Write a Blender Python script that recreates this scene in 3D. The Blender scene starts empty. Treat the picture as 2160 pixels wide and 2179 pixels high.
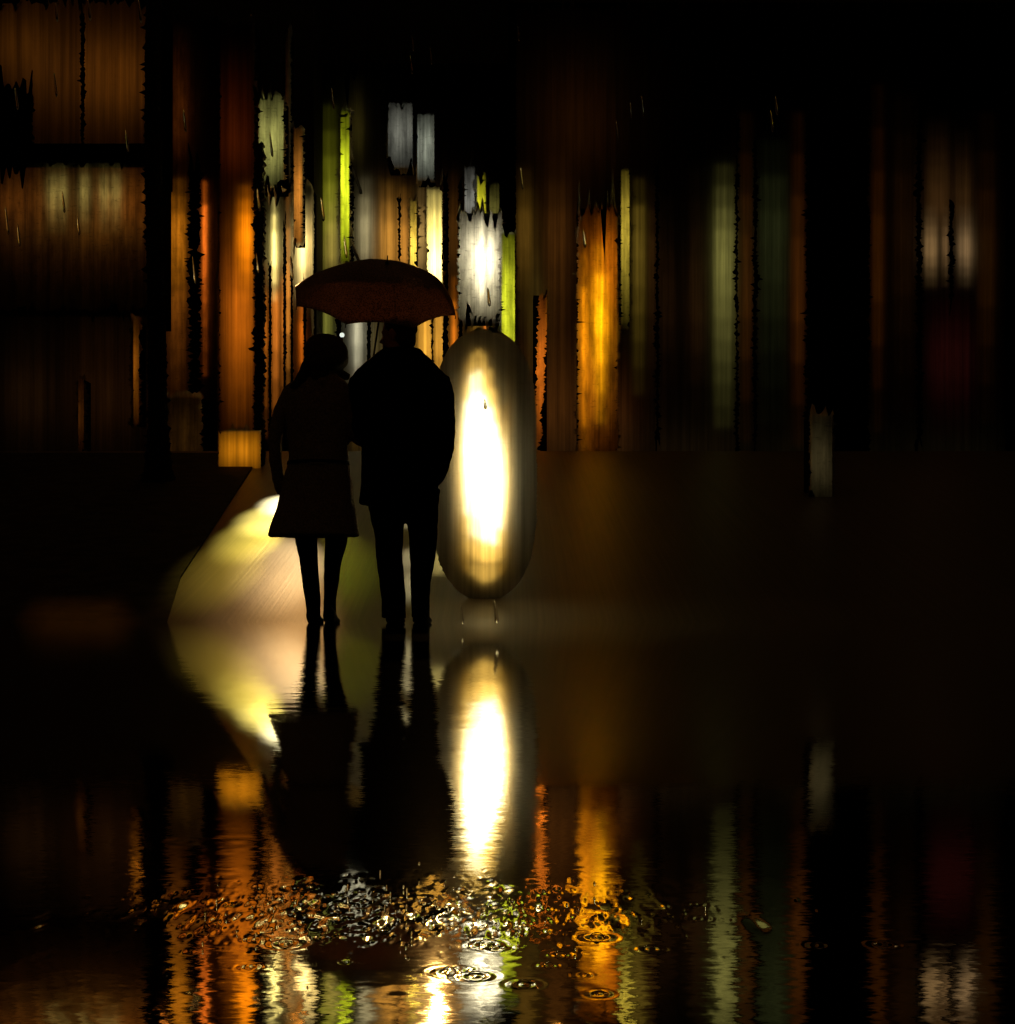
import bpy, bmesh, math, random
import numpy as np
from mathutils import Vector, Matrix

random.seed(7)
RNG = np.random.default_rng(11)
sc = bpy.context.scene
COL = sc.collection
# ------------------------------------------------------------------ camera geometry
F = 2867.0          # focal length in photograph pixels
CX, HY = 1080.0, 1308.0
H = 0.05            # the camera sits just above the flooded paving


def at(px, py, Y):
    return Vector(((px - CX) / F * Y, Y, H + (HY - py) / F * Y))


def mpp(Y):
    return Y / F


def lin(c):
    out = []
    for v in c:
        v = v / 255.0
        out.append(v / 12.92 if v <= 0.04045 else ((v + 0.055) / 1.055) ** 2.4)
    return out


# ------------------------------------------------------------------ object helpers
def tag(o, label=None, cat=None, group=None, kind=None):
    if label:
        o['label'] = label
    if cat:
        o['category'] = cat
    if group:
        o['group'] = group
    if kind:
        o['kind'] = kind
    return o


def mesh_obj(name, bm, mats, parent=None, smooth=False):
    me = bpy.data.meshes.new(name)
    bm.to_mesh(me)
    bm.free()
    if not isinstance(mats, (list, tuple)):
        mats = [mats]
    for m in mats:
        me.materials.append(m)
    if smooth:
        for p in me.polygons:
            p.use_smooth = True
    o = bpy.data.objects.new(name, me)
    COL.objects.link(o)
    if parent:
        link(o, parent)
    return o


def link(o, parent):
    o.parent = parent
    o.matrix_parent_inverse = Matrix.Translation(parent.location).inverted()


def empty(name, loc, label, cat, group=None):
    o = bpy.data.objects.new(name, None)
    o.empty_display_size = 0.2
    COL.objects.link(o)
    o.location = loc
    return tag(o, label, cat, group)


def box(bm, x0, x1, y0, y1, z0, z1):
    vs = [bm.verts.new(p) for p in ((x0, y0, z0), (x1, y0, z0), (x1, y1, z0), (x0, y1, z0),
                                    (x0, y0, z1), (x1, y0, z1), (x1, y1, z1), (x0, y1, z1))]
    for f in ((0, 3, 2, 1), (4, 5, 6, 7), (0, 1, 5, 4), (1, 2, 6, 5), (2, 3, 7, 6), (3, 0, 4, 7)):
        bm.faces.new([vs[i] for i in f])


def ring_faces(bm, a, b):
    n = len(a)
    for i in range(n):
        bm.faces.new((a[i], a[(i + 1) % n], b[(i + 1) % n], b[i]))


def loft(bm, rings, n=24, p=2.0):
    """stacked horizontal superellipse rings: (cx, cy, cz, rx, ry), top to bottom or back"""
    prev = None
    first = None
    for (cx, cy, cz, rx, ry) in rings:
        vs = []
        for i in range(n):
            t = 2 * math.pi * i / n
            c, s = math.cos(t), math.sin(t)
            vs.append(bm.verts.new((cx + rx * math.copysign(abs(c) ** (2 / p), c), cy + ry * math.copysign(abs(s) ** (2 / p), s), cz)))
        if prev:
            ring_faces(bm, prev, vs)
        else:
            first = vs
        prev = vs
    bm.faces.new(first[::-1])
    bm.faces.new(prev)


def tube(bm, pts, radii, n=14, flat=1.0):
    pts = [Vector(p) for p in pts]
    t0 = (pts[1] - pts[0]).normalized()
    ref = Vector((0, 1, 0)) if abs(t0.y) < 0.9 else Vector((1, 0, 0))
    u = t0.cross(ref).normalized()
    prev = first = None
    for i, p in enumerate(pts):
        if i == 0:
            t = t0
        elif i == len(pts) - 1:
            t = (pts[i] - pts[i - 1]).normalized()
        else:
            t = (pts[i + 1] - pts[i - 1]).normalized()
        u = (u - t * u.dot(t)).normalized()
        v = t.cross(u)
        r = radii[i] if isinstance(radii, (list, tuple)) else radii
        vs = [bm.verts.new(p + u * (r * math.cos(a)) + v * (r * flat * math.sin(a))) for a in (2 * math.pi * k / n for k in range(n))]
        if prev:
            ring_faces(bm, prev, vs)
        else:
            first = vs
        prev = vs
    bm.faces.new(first[::-1])
    bm.faces.new(prev)


def blob(bm, c, r, rot=None, seg=20):
    m = Matrix.Translation(c) @ (rot or Matrix.Identity(4)) @ Matrix.Diagonal((*r, 1.0))
    bmesh.ops.create_uvsphere(bm, u_segments=seg, v_segments=seg // 2 + 2, radius=1.0, matrix=m)


def spline(pts, k=6):
    """Catmull-Rom through tuples of any length"""
    out = []
    P = [np.array(p, float) for p in pts]
    for i in range(len(P) - 1):
        p0 = P[max(i - 1, 0)]
        p1, p2 = P[i], P[i + 1]
        p3 = P[min(i + 2, len(P) - 1)]
        for j in range(k):
            t = j / k
            out.append(tuple(0.5 * (2 * p1 + (p2 - p0) * t + (2 * p0 - 5 * p1 + 4 * p2 - p3) * t * t + (3 * p1 - p0 - 3 * p2 + p3) * t ** 3)))
    out.append(tuple(P[-1]))
    return out


def remeshed(name, bm, voxel, mat, parent=None, smooth_it=6, noise=None):
    """fuses overlapping solids into one continuous skin"""
    bmesh.ops.recalc_face_normals(bm, faces=bm.faces)
    o = mesh_obj(name, bm, mat)
    m = o.modifiers.new('r', 'REMESH')
    m.mode = 'VOXEL'
    m.voxel_size = voxel
    s = o.modifiers.new('s', 'SMOOTH')
    s.factor = 0.5
    s.iterations = smooth_it
    if noise:
        tx = bpy.data.textures.new(name + '_folds', 'CLOUDS')
        tx.noise_scale = noise[0]
        d = o.modifiers.new('d', 'DISPLACE')
        d.texture = tx
        d.texture_coords = 'GLOBAL'
        d.strength = noise[1]
        d.mid_level = 0.5
    dg = bpy.context.evaluated_depsgraph_get()
    me = bpy.data.meshes.new_from_object(o.evaluated_get(dg))
    old = o.data
    o.modifiers.clear()
    o.data = me
    bpy.data.meshes.remove(old)
    if not me.materials:
        me.materials.append(mat)
    for p in me.polygons:
        p.use_smooth = True
    if parent:
        link(o, parent)
    return o


# ------------------------------------------------------------------ materials
def new_mat(name):
    m = bpy.data.materials.new(name)
    m.use_nodes = True
    nt = m.node_tree
    nt.nodes.clear()
    out = nt.nodes.new('ShaderNodeOutputMaterial')
    return m, nt, out


def principled(name, col, rough=0.6, metal=0.0, spec=0.5, noise=None, bump=0.0, stretch=(1, 1, 1)):
    m, nt, out = new_mat(name)
    b = nt.nodes.new('ShaderNodeBsdfPrincipled')
    b.inputs['Base Color'].default_value = (*col, 1)
    b.inputs['Roughness'].default_value = rough
    b.inputs['Metallic'].default_value = metal
    b.inputs['Specular IOR Level'].default_value = spec
    if noise:
        tc = nt.nodes.new('ShaderNodeTexCoord')
        mp = nt.nodes.new('ShaderNodeMapping')
        mp.inputs['Scale'].default_value = stretch
        nt.links.new(tc.outputs['Object'], mp.inputs[0])
        n = nt.nodes.new('ShaderNodeTexNoise')
        n.inputs['Scale'].default_value = noise[0]
        n.inputs['Detail'].default_value = 6
        nt.links.new(mp.outputs[0], n.inputs['Vector'])
        r = nt.nodes.new('ShaderNodeValToRGB')
        r.color_ramp.elements[0].position = 0.35
        r.color_ramp.elements[1].position = 0.65
        r.color_ramp.elements[0].color = (*[c * noise[1] for c in col], 1)
        r.color_ramp.elements[1].color = (*[min(1, c * noise[2]) for c in col], 1)
        nt.links.new(n.outputs[0], r.inputs[0])
        nt.links.new(r.outputs[0], b.inputs['Base Color'])
        if bump:
            bp = nt.nodes.new('ShaderNodeBump')
            bp.inputs['Strength'].default_value = bump
            bp.inputs['Distance'].default_value = 0.02
            nt.links.new(n.outputs[0], bp.inputs['Height'])
            nt.links.new(bp.outputs[0], b.inputs['Normal'])
    nt.links.new(b.outputs[0], out.inputs[0])
    return m


def math_node(nt, op, a, b=None):
    n = nt.nodes.new('ShaderNodeMath')
    n.operation = op
    for i, v in enumerate((a, b)):
        if v is None:
            continue
        if isinstance(v, (int, float)):
            n.inputs[i].default_value = v
        else:
            nt.links.new(v, n.inputs[i])
    return n.outputs[0]


def streak_pattern(nt, fine=1.0, rough=True):
    """smeared light put into the pane colour: fine vertical streaks plus small sideways ticks; returns a 0..1 socket"""
    g = nt.nodes.new('ShaderNodeNewGeometry')

    def noise(scale_x, scale_z, detail, rgh=0.55):
        mp = nt.nodes.new('ShaderNodeMapping')
        mp.inputs['Scale'].default_value = (scale_x, 0.6, scale_z)
        nt.links.new(g.outputs['Position'], mp.inputs[0])
        n = nt.nodes.new('ShaderNodeTexNoise')
        n.inputs['Scale'].default_value = 1.0
        n.inputs['Detail'].default_value = detail
        n.inputs['Roughness'].default_value = rgh
        nt.links.new(mp.outputs[0], n.inputs['Vector'])
        return n.outputs[0]

    streak = noise(14 * fine, 0.22, 4, 0.65)
    ticks = noise(9 * fine, 30, 5, 0.75)
    smear = noise(9, 2.2, 5, 0.6)

    def ramp(s, a, b, lo):
        r = nt.nodes.new('ShaderNodeMapRange')
        r.inputs['From Min'].default_value = a
        r.inputs['From Max'].default_value = b
        r.inputs['To Min'].default_value = lo
        r.inputs['To Max'].default_value = 1.0
        nt.links.new(s, r.inputs['Value'])
        return r.outputs[0]
    a = ramp(streak, 0.33, 0.66, 0.45)
    b = ramp(ticks, 0.30, 0.44, 0.55 if rough else 0.9)
    c = ramp(smear, 0.34, 0.60, 0.5 if rough else 0.85)
    return math_node(nt, 'MULTIPLY', math_node(nt, 'MULTIPLY', a, b), c)


_glass = {}


def frosted(col, texture=True):
    """back-lit frosted glass; the light itself comes from the lamp in the box behind"""
    key = (tuple(round(c, 3) for c in col), texture)
    if key in _glass:
        return _glass[key]
    m, nt, out = new_mat('frosted_glass')
    tr = nt.nodes.new('ShaderNodeBsdfTranslucent')
    tr.inputs[0].default_value = (*col, 1)
    if texture:
        s = streak_pattern(nt, rough=(texture != 'fine'))
        v = nt.nodes.new('ShaderNodeVectorMath')
        v.operation = 'SCALE'
        v.inputs[0].default_value = col
        nt.links.new(s, v.inputs['Scale'])
        nt.links.new(v.outputs[0], tr.inputs[0])
    nt.links.new(tr.outputs[0], out.inputs[0])
    _glass[key] = m
    return m


def glowing(rgb, k=1.0, texture=True):
    m, nt, out = new_mat('lit_blind')
    e = nt.nodes.new('ShaderNodeEmission')
    c = lin(rgb)
    e.inputs[0].default_value = (*c, 1)
    e.inputs[1].default_value = k
    if texture:
        nt.links.new(math_node(nt, 'MULTIPLY', streak_pattern(nt), k * 1.35), e.inputs[1])
    nt.links.new(e.outputs[0], out.inputs[0])
    return m


M_HOUSING = principled('black_painted_housing', (0.004, 0.004, 0.004), 0.9, spec=0.0)
M_WALL_BROWN = principled('brown_render', (0.030, 0.014, 0.006), 0.8, noise=(3.0, 0.5, 1.4), bump=0.3)
M_WALL_DARK = principled('dark_stone', (0.018, 0.012, 0.007), 0.8, noise=(4.0, 0.5, 1.4), bump=0.4)
M_WALL_RIGHT = principled('dark_brick_render', (0.018, 0.009, 0.004), 0.85, noise=(2.5, 0.5, 1.5), bump=0.4)
M_METAL = principled('dark_metal', (0.012, 0.012, 0.012), 0.55, metal=0.0, spec=0.2)
M_BARK = principled('wet_bark', (0.012, 0.009, 0.006), 0.9, spec=0.1, noise=(9.0, 0.5, 1.6), bump=0.8, stretch=(1, 1, 0.3))
M_COAT_W = principled('brown_black_wool', (0.20, 0.15, 0.09), 0.95, spec=0.05, noise=(90, 0.6, 1.4), bump=0.3)
M_COAT_M = principled('black_wool', (0.003, 0.003, 0.003), 0.95, spec=0.04, noise=(80, 0.6, 1.4), bump=0.3)
M_TROUSER = principled('black_trouser_cloth', (0.003, 0.003, 0.003), 0.95, spec=0.04)
M_LEATHER = principled('black_leather', (0.005, 0.004, 0.003), 0.8, spec=0.05)
M_HAIR = principled('dark_hair', (0.010, 0.006, 0.004), 0.7, spec=0.2, noise=(60, 0.5, 1.5), bump=0.4, stretch=(1, 1, 0.15))
M_SKIN = principled('skin', (0.30, 0.15, 0.09), 0.6)
M_HAT = principled('dark_knit', (0.085, 0.065, 0.04), 0.95, spec=0.05, noise=(70, 0.5, 1.4), bump=0.5)

# ------------------------------------------------------------------ back-lit panels
AREA_K = 1.0


def irradiance(w, l, s):
    """peak irradiance per unit radiance in front of the middle of a w x l rectangle at distance s"""
    xs = (np.arange(24) + 0.5) / 24 * w - w / 2
    zs = (np.arange(80) + 0.5) / 80 * l - l / 2
    X, Z = np.meshgrid(xs, zs)
    r2 = X ** 2 + Z ** 2 + s * s
    return float((s * s / r2 ** 2).sum() * (w / 24) * (l / 80))


def fade(y0, y1, rgb, k, pk, x=None, s=None, n=6):
    """a run of tubes, brightest at pk and weaker towards both ends"""
    out = []
    for i in range(n):
        a, b = y0 + (y1 - y0) * i / n, y0 + (y1 - y0) * (i + 1) / n
        c = (a + b) / 2
        sg = (pk - y0 if c < pk else y1 - pk) / 2.0 + 1e-3
        out.append((a, b, rgb, k * (0.006 + 0.994 * math.exp(-abs((c - pk) / sg) ** 1.7)), x, s, y1 - y0))
    return out


def tubes(x, w, s, y0, y1, rgb, pk, k=1.0, n=8):
    return [L + (w,) for L in fade(y0, y1, rgb, k, pk, x, s, n)]


def lamp(px, py0, py1, Y, s, rgb, k, w, parent, run=None):
    l = max(0.05, (py1 - py0) * mpp(Y))
    lt = max(0.05, run * mpp(Y)) if run else l
    col = lin(rgb)
    mx = max(col)
    L = mx * k
    T = 0.75 * 0.62
    E = L * math.pi / T
    Le = E / irradiance(w, lt, s)
    A = w * l
    ld = bpy.data.lights.new('lamp', 'AREA')
    ld.shape = 'RECTANGLE'
    ld.size = w
    ld.size_y = l
    ld.energy = Le * A * math.pi * AREA_K
    ld.color = [c / mx for c in col]
    lo = bpy.data.objects.new('lamp', ld)
    COL.objects.link(lo)
    p = at(px, (py0 + py1) / 2, Y)
    lo.location = (p.x, Y + s, p.z)
    lo.rotation_euler = Vector((0, -1, 0)).to_track_quat('-Z', 'Z').to_euler()
    link(lo, parent)
    return lo


def ragged(x0, x1, y0, y1, Y, jag=1.0, endjag=1.0, slant=0.0, thick=0.012, seed=None, pill=False):
    """a pane whose sides are broken into fine uneven teeth"""
    jag, endjag = jag * 0.75, endjag * 0.8
    rnd = random.Random(seed if seed is not None else (x0 * 31 + y0))
    bm = bmesh.new()
    rows = [0.0]
    Ht = y1 - y0
    while rows[-1] < Ht:
        rows.append(rows[-1] + rnd.uniform(1.4, 4.5))
    rows[-1] = Ht
    nx = max(2, int((x1 - x0) / 5))
    top = [rnd.expovariate(1 / 9.0) * endjag * (1 if rnd.random() < .7 else -1) for _ in range(nx + 1)]
    bot = [rnd.expovariate(1 / 9.0) * endjag * (1 if rnd.random() < .7 else -1) for _ in range(nx + 1)]

    def off():
        a = rnd.gauss(0, 2.2)
        if rnd.random() < 0.22:
            a += rnd.choice((-1, 1, 1)) * (2 + rnd.expovariate(1 / 2.6))
        return a * jag
    grid = []
    wl = 0.0
    wr = 0.0
    for r in rows:
        wl = 0.9 * wl + rnd.gauss(0, 0.7) * jag
        wr = 0.9 * wr + rnd.gauss(0, 0.7) * jag
        lim = (x1 - x0) * 0.45
        l = x0 + slant * (r / Ht) - max(-lim, min(14, off() + wl))
        rr = x1 + slant * (r / Ht) + max(-lim, min(14, off() + wr))
        if pill:                      # rounded lens outline instead of a plain strip
            q = max(0.02, (1 - abs(2 * r / Ht - 1) ** 4)) ** 0.5
            m_ = (l + rr) / 2
            l, rr = m_ + (l - m_) * q, m_ + (rr - m_) * q
        line = []
        for i in range(nx + 1):
            t = i / nx
            px = l + (rr - l) * t
            edge = max(0.0, 1 - r / 14.0)
            edge2 = max(0.0, 1 - (Ht - r) / 14.0)
            py = y0 + r - top[i] * edge + bot[i] * edge2
            p = at(px, py, Y)
            line.append(bm.verts.new(p))
        grid.append(line)
    for a, b in zip(grid[:-1], grid[1:]):
        for i in range(nx):
            bm.faces.new((a[i], b[i], b[i + 1], a[i + 1]))
    if thick:
        res = bmesh.ops.extrude_face_region(bm, geom=bm.faces[:])
        for v in res['geom']:
            if isinstance(v, bmesh.types.BMVert):
                v.co.y += thick
    bmesh.ops.recalc_face_normals(bm, faces=bm.faces)
    return bm


def housing_bm(x0, x1, y0, y1, Y, depth, inset=3):
    if x1 - x0 > 200:
        inset = -16                  # the case of a wide front laps over its glass
    a = at(x0 + inset, y1 - inset, Y)
    b = at(x1 - inset, y0 + inset, Y)
    t = 0.012
    ya, yb = Y + 0.02, Y + depth
    bm = bmesh.new()
    w = b.x - a.x
    t = min(t, w * 0.1)
    box(bm, a.x, a.x + t, ya, yb, a.z, b.z)
    box(bm, b.x - t, b.x, ya, yb, a.z, b.z)
    box(bm, a.x + t, b.x - t, ya, yb, a.z, a.z + t)
    box(bm, a.x + t, b.x - t, ya, yb, b.z - t, b.z)
    box(bm, a.x + t, b.x - t, yb - t, yb, a.z + t, b.z - t)
    return bm


def lightbox(parent, x0, x1, y0, y1, Y, lamps, s=0.4, jag=1.0, endjag=1.0, slant=0.0, name='window', pane='pane', tint=(0.75, 0.75, 0.75), texture=True, label=None, lw=None, pill=False):
    """a lit box window: dark housing (part) with a ragged frosted pane (sub-part) and its own lamp"""
    hs = mesh_obj(name, housing_bm(x0, x1, y0, y1, Y, s + 0.12) if not pill else housing_bm(x0 + 42, x1 - 42, y0 + 60, y1 - 75, Y, s + 0.12), M_HOUSING, parent)
    if slant:
        bpy.data.objects.remove(hs)
        bm = housing_bm(x0 + min(0, slant), x1 + max(0, slant), y0, y1, Y, s + 0.12)
        hs = mesh_obj(name, bm, M_HOUSING, parent)
    if label:
        hs['label'] = label
    p = mesh_obj(pane, ragged(x0, x1, y0, y1, Y, jag, endjag, slant, thick=0, pill=pill), frosted(tint, texture))
    p.parent = hs
    p.matrix_parent_inverse = Matrix.Identity(4)
    w = min(0.12, (x1 - x0) * mpp(Y) * 0.6)
    for L in lamps:
        (ly0, ly1, rgb, k) = L[:4]
        lx = L[4] if len(L) > 4 and L[4] is not None else (x0 + x1) / 2 + slant / 2
        ss = L[5] if len(L) > 5 and L[5] is not None else s
        lamp(lx, ly0, ly1, Y, ss, rgb, k, (L[7] * mpp(Y) if len(L) > 7 else min(w, ss) if lw is None else lw * mpp(Y)), parent, L[6] if len(L) > 6 else None)
    return hs


def blind(parent, x0, x1, y0, y1, Y, rgb, k=1.0, jag=1.0, endjag=1.0, slant=0.0, name='window', label=None, texture=True):
    o = mesh_obj(name, ragged(x0, x1, y0, y1, Y, jag, endjag, slant, thick=0.03), glowing(rgb, k, texture), parent)
    if label:
        o['label'] = label
    return o


# ------------------------------------------------------------------ ground
RAMP0, RAMP1 = 9.0, 17.5
RZ = H + 348 / F * RAMP1


def ramp_z(y):
    return -0.01 + (RZ + 0.01) * min(1, max(0, (y - RAMP0) / (RAMP1 - RAMP0)))


def paving_mat(name, base):
    m, nt, out = new_mat(name)
    b = nt.nodes.new('ShaderNodeBsdfPrincipled')
    g = nt.nodes.new('ShaderNodeNewGeometry')
    mp = nt.nodes.new('ShaderNodeMapping')
    mp.inputs['Scale'].default_value = (38, 0.35, 0.35)
    nt.links.new(g.outputs['Position'], mp.inputs[0])
    n = nt.nodes.new('ShaderNodeTexNoise')
    n.inputs['Scale'].default_value = 1.0
    n.inputs['Detail'].default_value = 6
    n.inputs['Roughness'].default_value = 0.7
    nt.links.new(mp.outputs[0], n.inputs['Vector'])
    r = nt.nodes.new('ShaderNodeValToRGB')
    r.color_ramp.elements[0].position = 0.3
    r.color_ramp.elements[1].position = 0.7
    r.color_ramp.elements[0].color = (*[c * 0.72 for c in base], 1)
    r.color_ramp.elements[1].color = (*[c * 1.22 for c in base], 1)
    nt.links.new(n.outputs[0], r.inputs[0])
    nt.links.new(r.outputs[0], b.inputs['Base Color'])
    b.inputs['Roughness'].default_value = 0.42
    b.inputs['Specular IOR Level'].default_value = 0.25
    bp = nt.nodes.new('ShaderNodeBump')
    bp.inputs['Strength'].default_value = 0.12
    bp.inputs['Distance'].default_value = 0.01
    nt.links.new(n.outputs[0], bp.inputs['Height'])
    nt.links.new(bp.outputs[0], b.inputs['Normal'])
    nt.links.new(b.outputs[0], out.inputs[0])
    return m


M_PAVE = paving_mat('wet_stone_paving', (0.13, 0.10, 0.062))
bm = bmesh.new()
bmesh.ops.create_grid(bm, x_segments=2, y_segments=2, size=150)
for v in bm.verts:
    v.co.z = -0.03
g = mesh_obj('ground', bm, M_WALL_DARK)
tag(g, 'dark wet ground under the whole scene', kind='structure')

bm = bmesh.new()
prof = [(RAMP0 - 0.12, -0.01 - 0.12 * (RZ + 0.01) / (RAMP1 - RAMP0)), (RAMP1, RZ), (45.0, RZ)]
rowsv = [[bm.verts.new((x, y, z)) for x in (-22, 0, 22)] for y, z in prof]
base = [[bm.verts.new((x, y, -0.5)) for x in (-22, 0, 22)] for y in (RAMP0, 45.0)]
for a, b in zip(rowsv[:-1], rowsv[1:]):
    for i in range(2):
        bm.faces.new((a[i], a[i + 1], b[i + 1], b[i]))
st = mesh_obj('street', bm, M_PAVE)
tag(st, 'wet paved street rising from the flooded foreground to the lit shops', kind='structure')


M_DARKENED = principled('darkened_paving', (0.032, 0.023, 0.013), 0.8, spec=0.05, noise=(6.0, 0.5, 1.5), bump=0.4)  # colour kept dark so spot spill dies here and the wedge gets its edge
bm = bmesh.new()
edge = [(-2.28, 9.02), (-2.50, 10.3), (-3.14, 17.2), (-3.3, 18.6)]
tp = [[bm.verts.new((x, y, ramp_z(y) + min(0.02, 0.004 + (y - 9.0) * 0.03))) for (x, y) in edge], [bm.verts.new((-21.5, y, ramp_z(y) + min(0.02, 0.004 + (y - 9.0) * 0.03))) for (x, y) in edge]]
bt = [[bm.verts.new((x, y, ramp_z(y) - 0.3)) for (x, y) in edge], [bm.verts.new((-21.5, y, ramp_z(y) - 0.3)) for (x, y) in edge]]
for i in range(3):
    bm.faces.new((tp[0][i], tp[0][i + 1], tp[1][i + 1], tp[1][i]))
    bm.faces.new((bt[0][i], bt[0][i + 1], tp[0][i + 1], tp[0][i]))
bm.faces.new((bt[1][0], bt[0][0], tp[0][0], tp[1][0]))
bm.faces.new((bt[0][3], bt[1][3], tp[1][3], tp[0][3]))
bmesh.ops.recalc_face_normals(bm, faces=bm.faces)
pv = mesh_obj('pavement', bm, M_DARKENED)
tag(pv, 'pavement left of the lit street, darkened to edge the pool of light', kind='structure')


# ------------------------------------------------------------------ flooded foreground
def water_mat():
    m, nt, out = new_mat('rain_water')
    b = nt.nodes.new('ShaderNodeBsdfPrincipled')
    b.inputs['Base Color'].default_value = (0.94, 0.93, 0.90, 1)
    b.inputs['Metallic'].default_value = 1.0
    b.inputs['Roughness'].default_value = 0.03
    g = nt.nodes.new('ShaderNodeNewGeometry')

    def nz(scale, detail, rough, sx=1.0, sy=1.0):
        mp = nt.nodes.new('ShaderNodeMapping')
        mp.inputs['Scale'].default_value = (sx, sy, 1)
        nt.links.new(g.outputs['Position'], mp.inputs[0])
        n = nt.nodes.new('ShaderNodeTexNoise')
        n.inputs['Scale'].default_value = scale
        n.inputs['Detail'].default_value = detail
        n.inputs['Roughness'].default_value = rough
        nt.links.new(mp.outputs[0], n.inputs['Vector'])
        v = nt.nodes.new('ShaderNodeVectorMath')
        v.operation = 'SUBTRACT'
        v.inputs[1].default_value = (0.5, 0.5, 0.5)
        nt.links.new(n.outputs['Color'], v.inputs[0])
        return v.outputs[0]
    a_far = nz(45, 7, 0.95, 0.5, 1.6)
    a_near = nz(320, 4, 0.9, 0.5, 1.6)
    mul = nt.nodes.new('ShaderNodeVectorMath')
    mul.operation = 'MULTIPLY'
    sx = nt.nodes.new('ShaderNodeSeparateXYZ')
    nt.links.new(g.outputs['Position'], sx.inputs[0])
    calm = math_node(nt, 'DIVIDE', 0.0022, math_node(nt, 'MAXIMUM', sx.outputs['Y'], 0.1))     # the water lies calmer further out
    cb = nt.nodes.new('ShaderNodeCombineXYZ')
    nt.links.new(math_node(nt, 'MULTIPLY', 0.42, math_node(nt, 'MINIMUM', sx.outputs['Y'], 0.8)), cb.inputs[0])
    nt.links.new(calm, cb.inputs[1])
    nt.links.new(cb.outputs[0], mul.inputs[1])
    near = nt.nodes.new('ShaderNodeMapRange')
    near.inputs['From Min'].default_value = 0.25
    near.inputs['From Max'].default_value = 0.8
    nt.links.new(sx.outputs['Y'], near.inputs['Value'])
    ab = nt.nodes.new('ShaderNodeMix')
    ab.data_type = 'VECTOR'
    nt.links.new(near.outputs[0], ab.inputs[0])
    nt.links.new(a_near, ab.inputs[4])
    nt.links.new(a_far, ab.inputs[5])
    nt.links.new(ab.outputs[1], mul.inputs[0])
    add = nt.nodes.new('ShaderNodeVectorMath')
    nt.links.new(g.outputs['Normal'], add.inputs[0])
    nt.links.new(mul.outputs[0], add.inputs[1])
    nn = nt.nodes.new('ShaderNodeVectorMath')
    nn.operation = 'NORMALIZE'
    nt.links.new(add.outputs[0], nn.inputs[0])
    nt.links.new(nn.outputs[0], b.inputs['Normal'])
    nt.links.new(b.outputs[0], out.inputs[0])
    return m


def gpt(px, py):
    y = H * F / (py - HY)
    return ((px - CX) / F * y, y)


BUBBLES = [(607, 2008, 16), (535, 2000, 11), (675, 1995, 10), (818, 1978, 9), (950, 1975, 10), (1035, 2010, 16), (1052, 2018, 13),
           (955, 2068, 15), (1012, 2078, 17), (985, 2062, 11), (1115, 2095, 15), (1270, 1995, 16), (1193, 2033, 13), (1168, 2055, 11),
           (1382, 2020, 13), (1490, 1955, 10), (1480, 1925, 9), (1743, 2012, 11), (1878, 2010, 13), (645, 1890, 15), (1275, 2115, 12),
           (530, 2058, 10), (1105, 1988, 11), (735, 2046, 8), (867, 2010, 7), (1240, 2075, 9)]

us = np.linspace(-1.0, 1.0, 900)
pys = np.concatenate([np.linspace(2420, 1700, 300), np.linspace(1697, 1330, 130)])
ys = H * F / (pys - HY)
ys = np.concatenate([ys, [7.2, 8.2, 9.4]])
Xg = us[None, :] * ys[:, None] * 0.40
Yg = np.repeat(ys[:, None], len(us), 1)
Zg = np.zeros_like(Xg)


def dimple(cx, cy, rad, amp, k=0.0, sy=1.0):
    j0 = np.searchsorted(ys, cy - 4 * rad * sy)
    j1 = np.searchsorted(ys, cy + 4 * rad * sy)
    if j1 <= j0:
        return
    dx = (Xg[j0:j1] - cx)
    dy = (Yg[j0:j1] - cy) / sy
    r = np.sqrt(dx * dx + dy * dy)
    e = np.exp(-(r / rad) ** 2)
    if k:
        e = np.exp(-(r / (1.7 * rad)) ** 2) * np.cos(k * r / rad)
    Zg[j0:j1] += amp * e


for (px, py, r) in BUBBLES:
    x, y = gpt(px, py)
    dimple(x, y, r * 1.5 * mpp(y), 0.045 * r * mpp(y), k=5.0)
for i in range(2800):           # churned band where the rain strikes hardest
    py = RNG.normal(1945, 42)
    px = RNG.normal(860, 270) if RNG.random() < .85 else RNG.uniform(330, 1450)
    if py < 1850 or py > 2100:
        continue
    x, y = gpt(px, py)
    rad = (2.6 + RNG.exponential(2.4)) * mpp(y)
    dimple(x, y, rad, float(np.clip(RNG.standard_t(2.5) * 0.045, -0.19, 0.19)) * rad * math.exp(-((py - 1940) / 75) ** 2), sy=RNG.uniform(1.5, 4))
for i in range(500):            # scattered light pock marks
    px, py = RNG.uniform(0, 2160), RNG.uniform(1840, 2179)
    x, y = gpt(px, py)
    rad = RNG.uniform(6, 18) * mpp(y)
    dimple(x, y, rad, RNG.normal(0, 0.004) * rad, sy=RNG.uniform(1, 3))
for (px, py, r) in ((455, 1860, 42), (395, 1790, 30), (500, 1790, 45), (850, 2120, 45), (1230, 2110, 40)):
    x, y = gpt(px, py)
    dimple(x, y, r * 1.3 * mpp(y), 0.0035 * r * mpp(y), k=4.0)

R, Cn = Xg.shape
verts = np.stack([Xg, Yg, Zg], -1).reshape(-1, 3)
idx = np.arange(R * Cn).reshape(R, Cn)
quads = np.stack([idx[:-1, :-1], idx[:-1, 1:], idx[1:, 1:], idx[1:, :-1]], -1).reshape(-1, 4)
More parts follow.
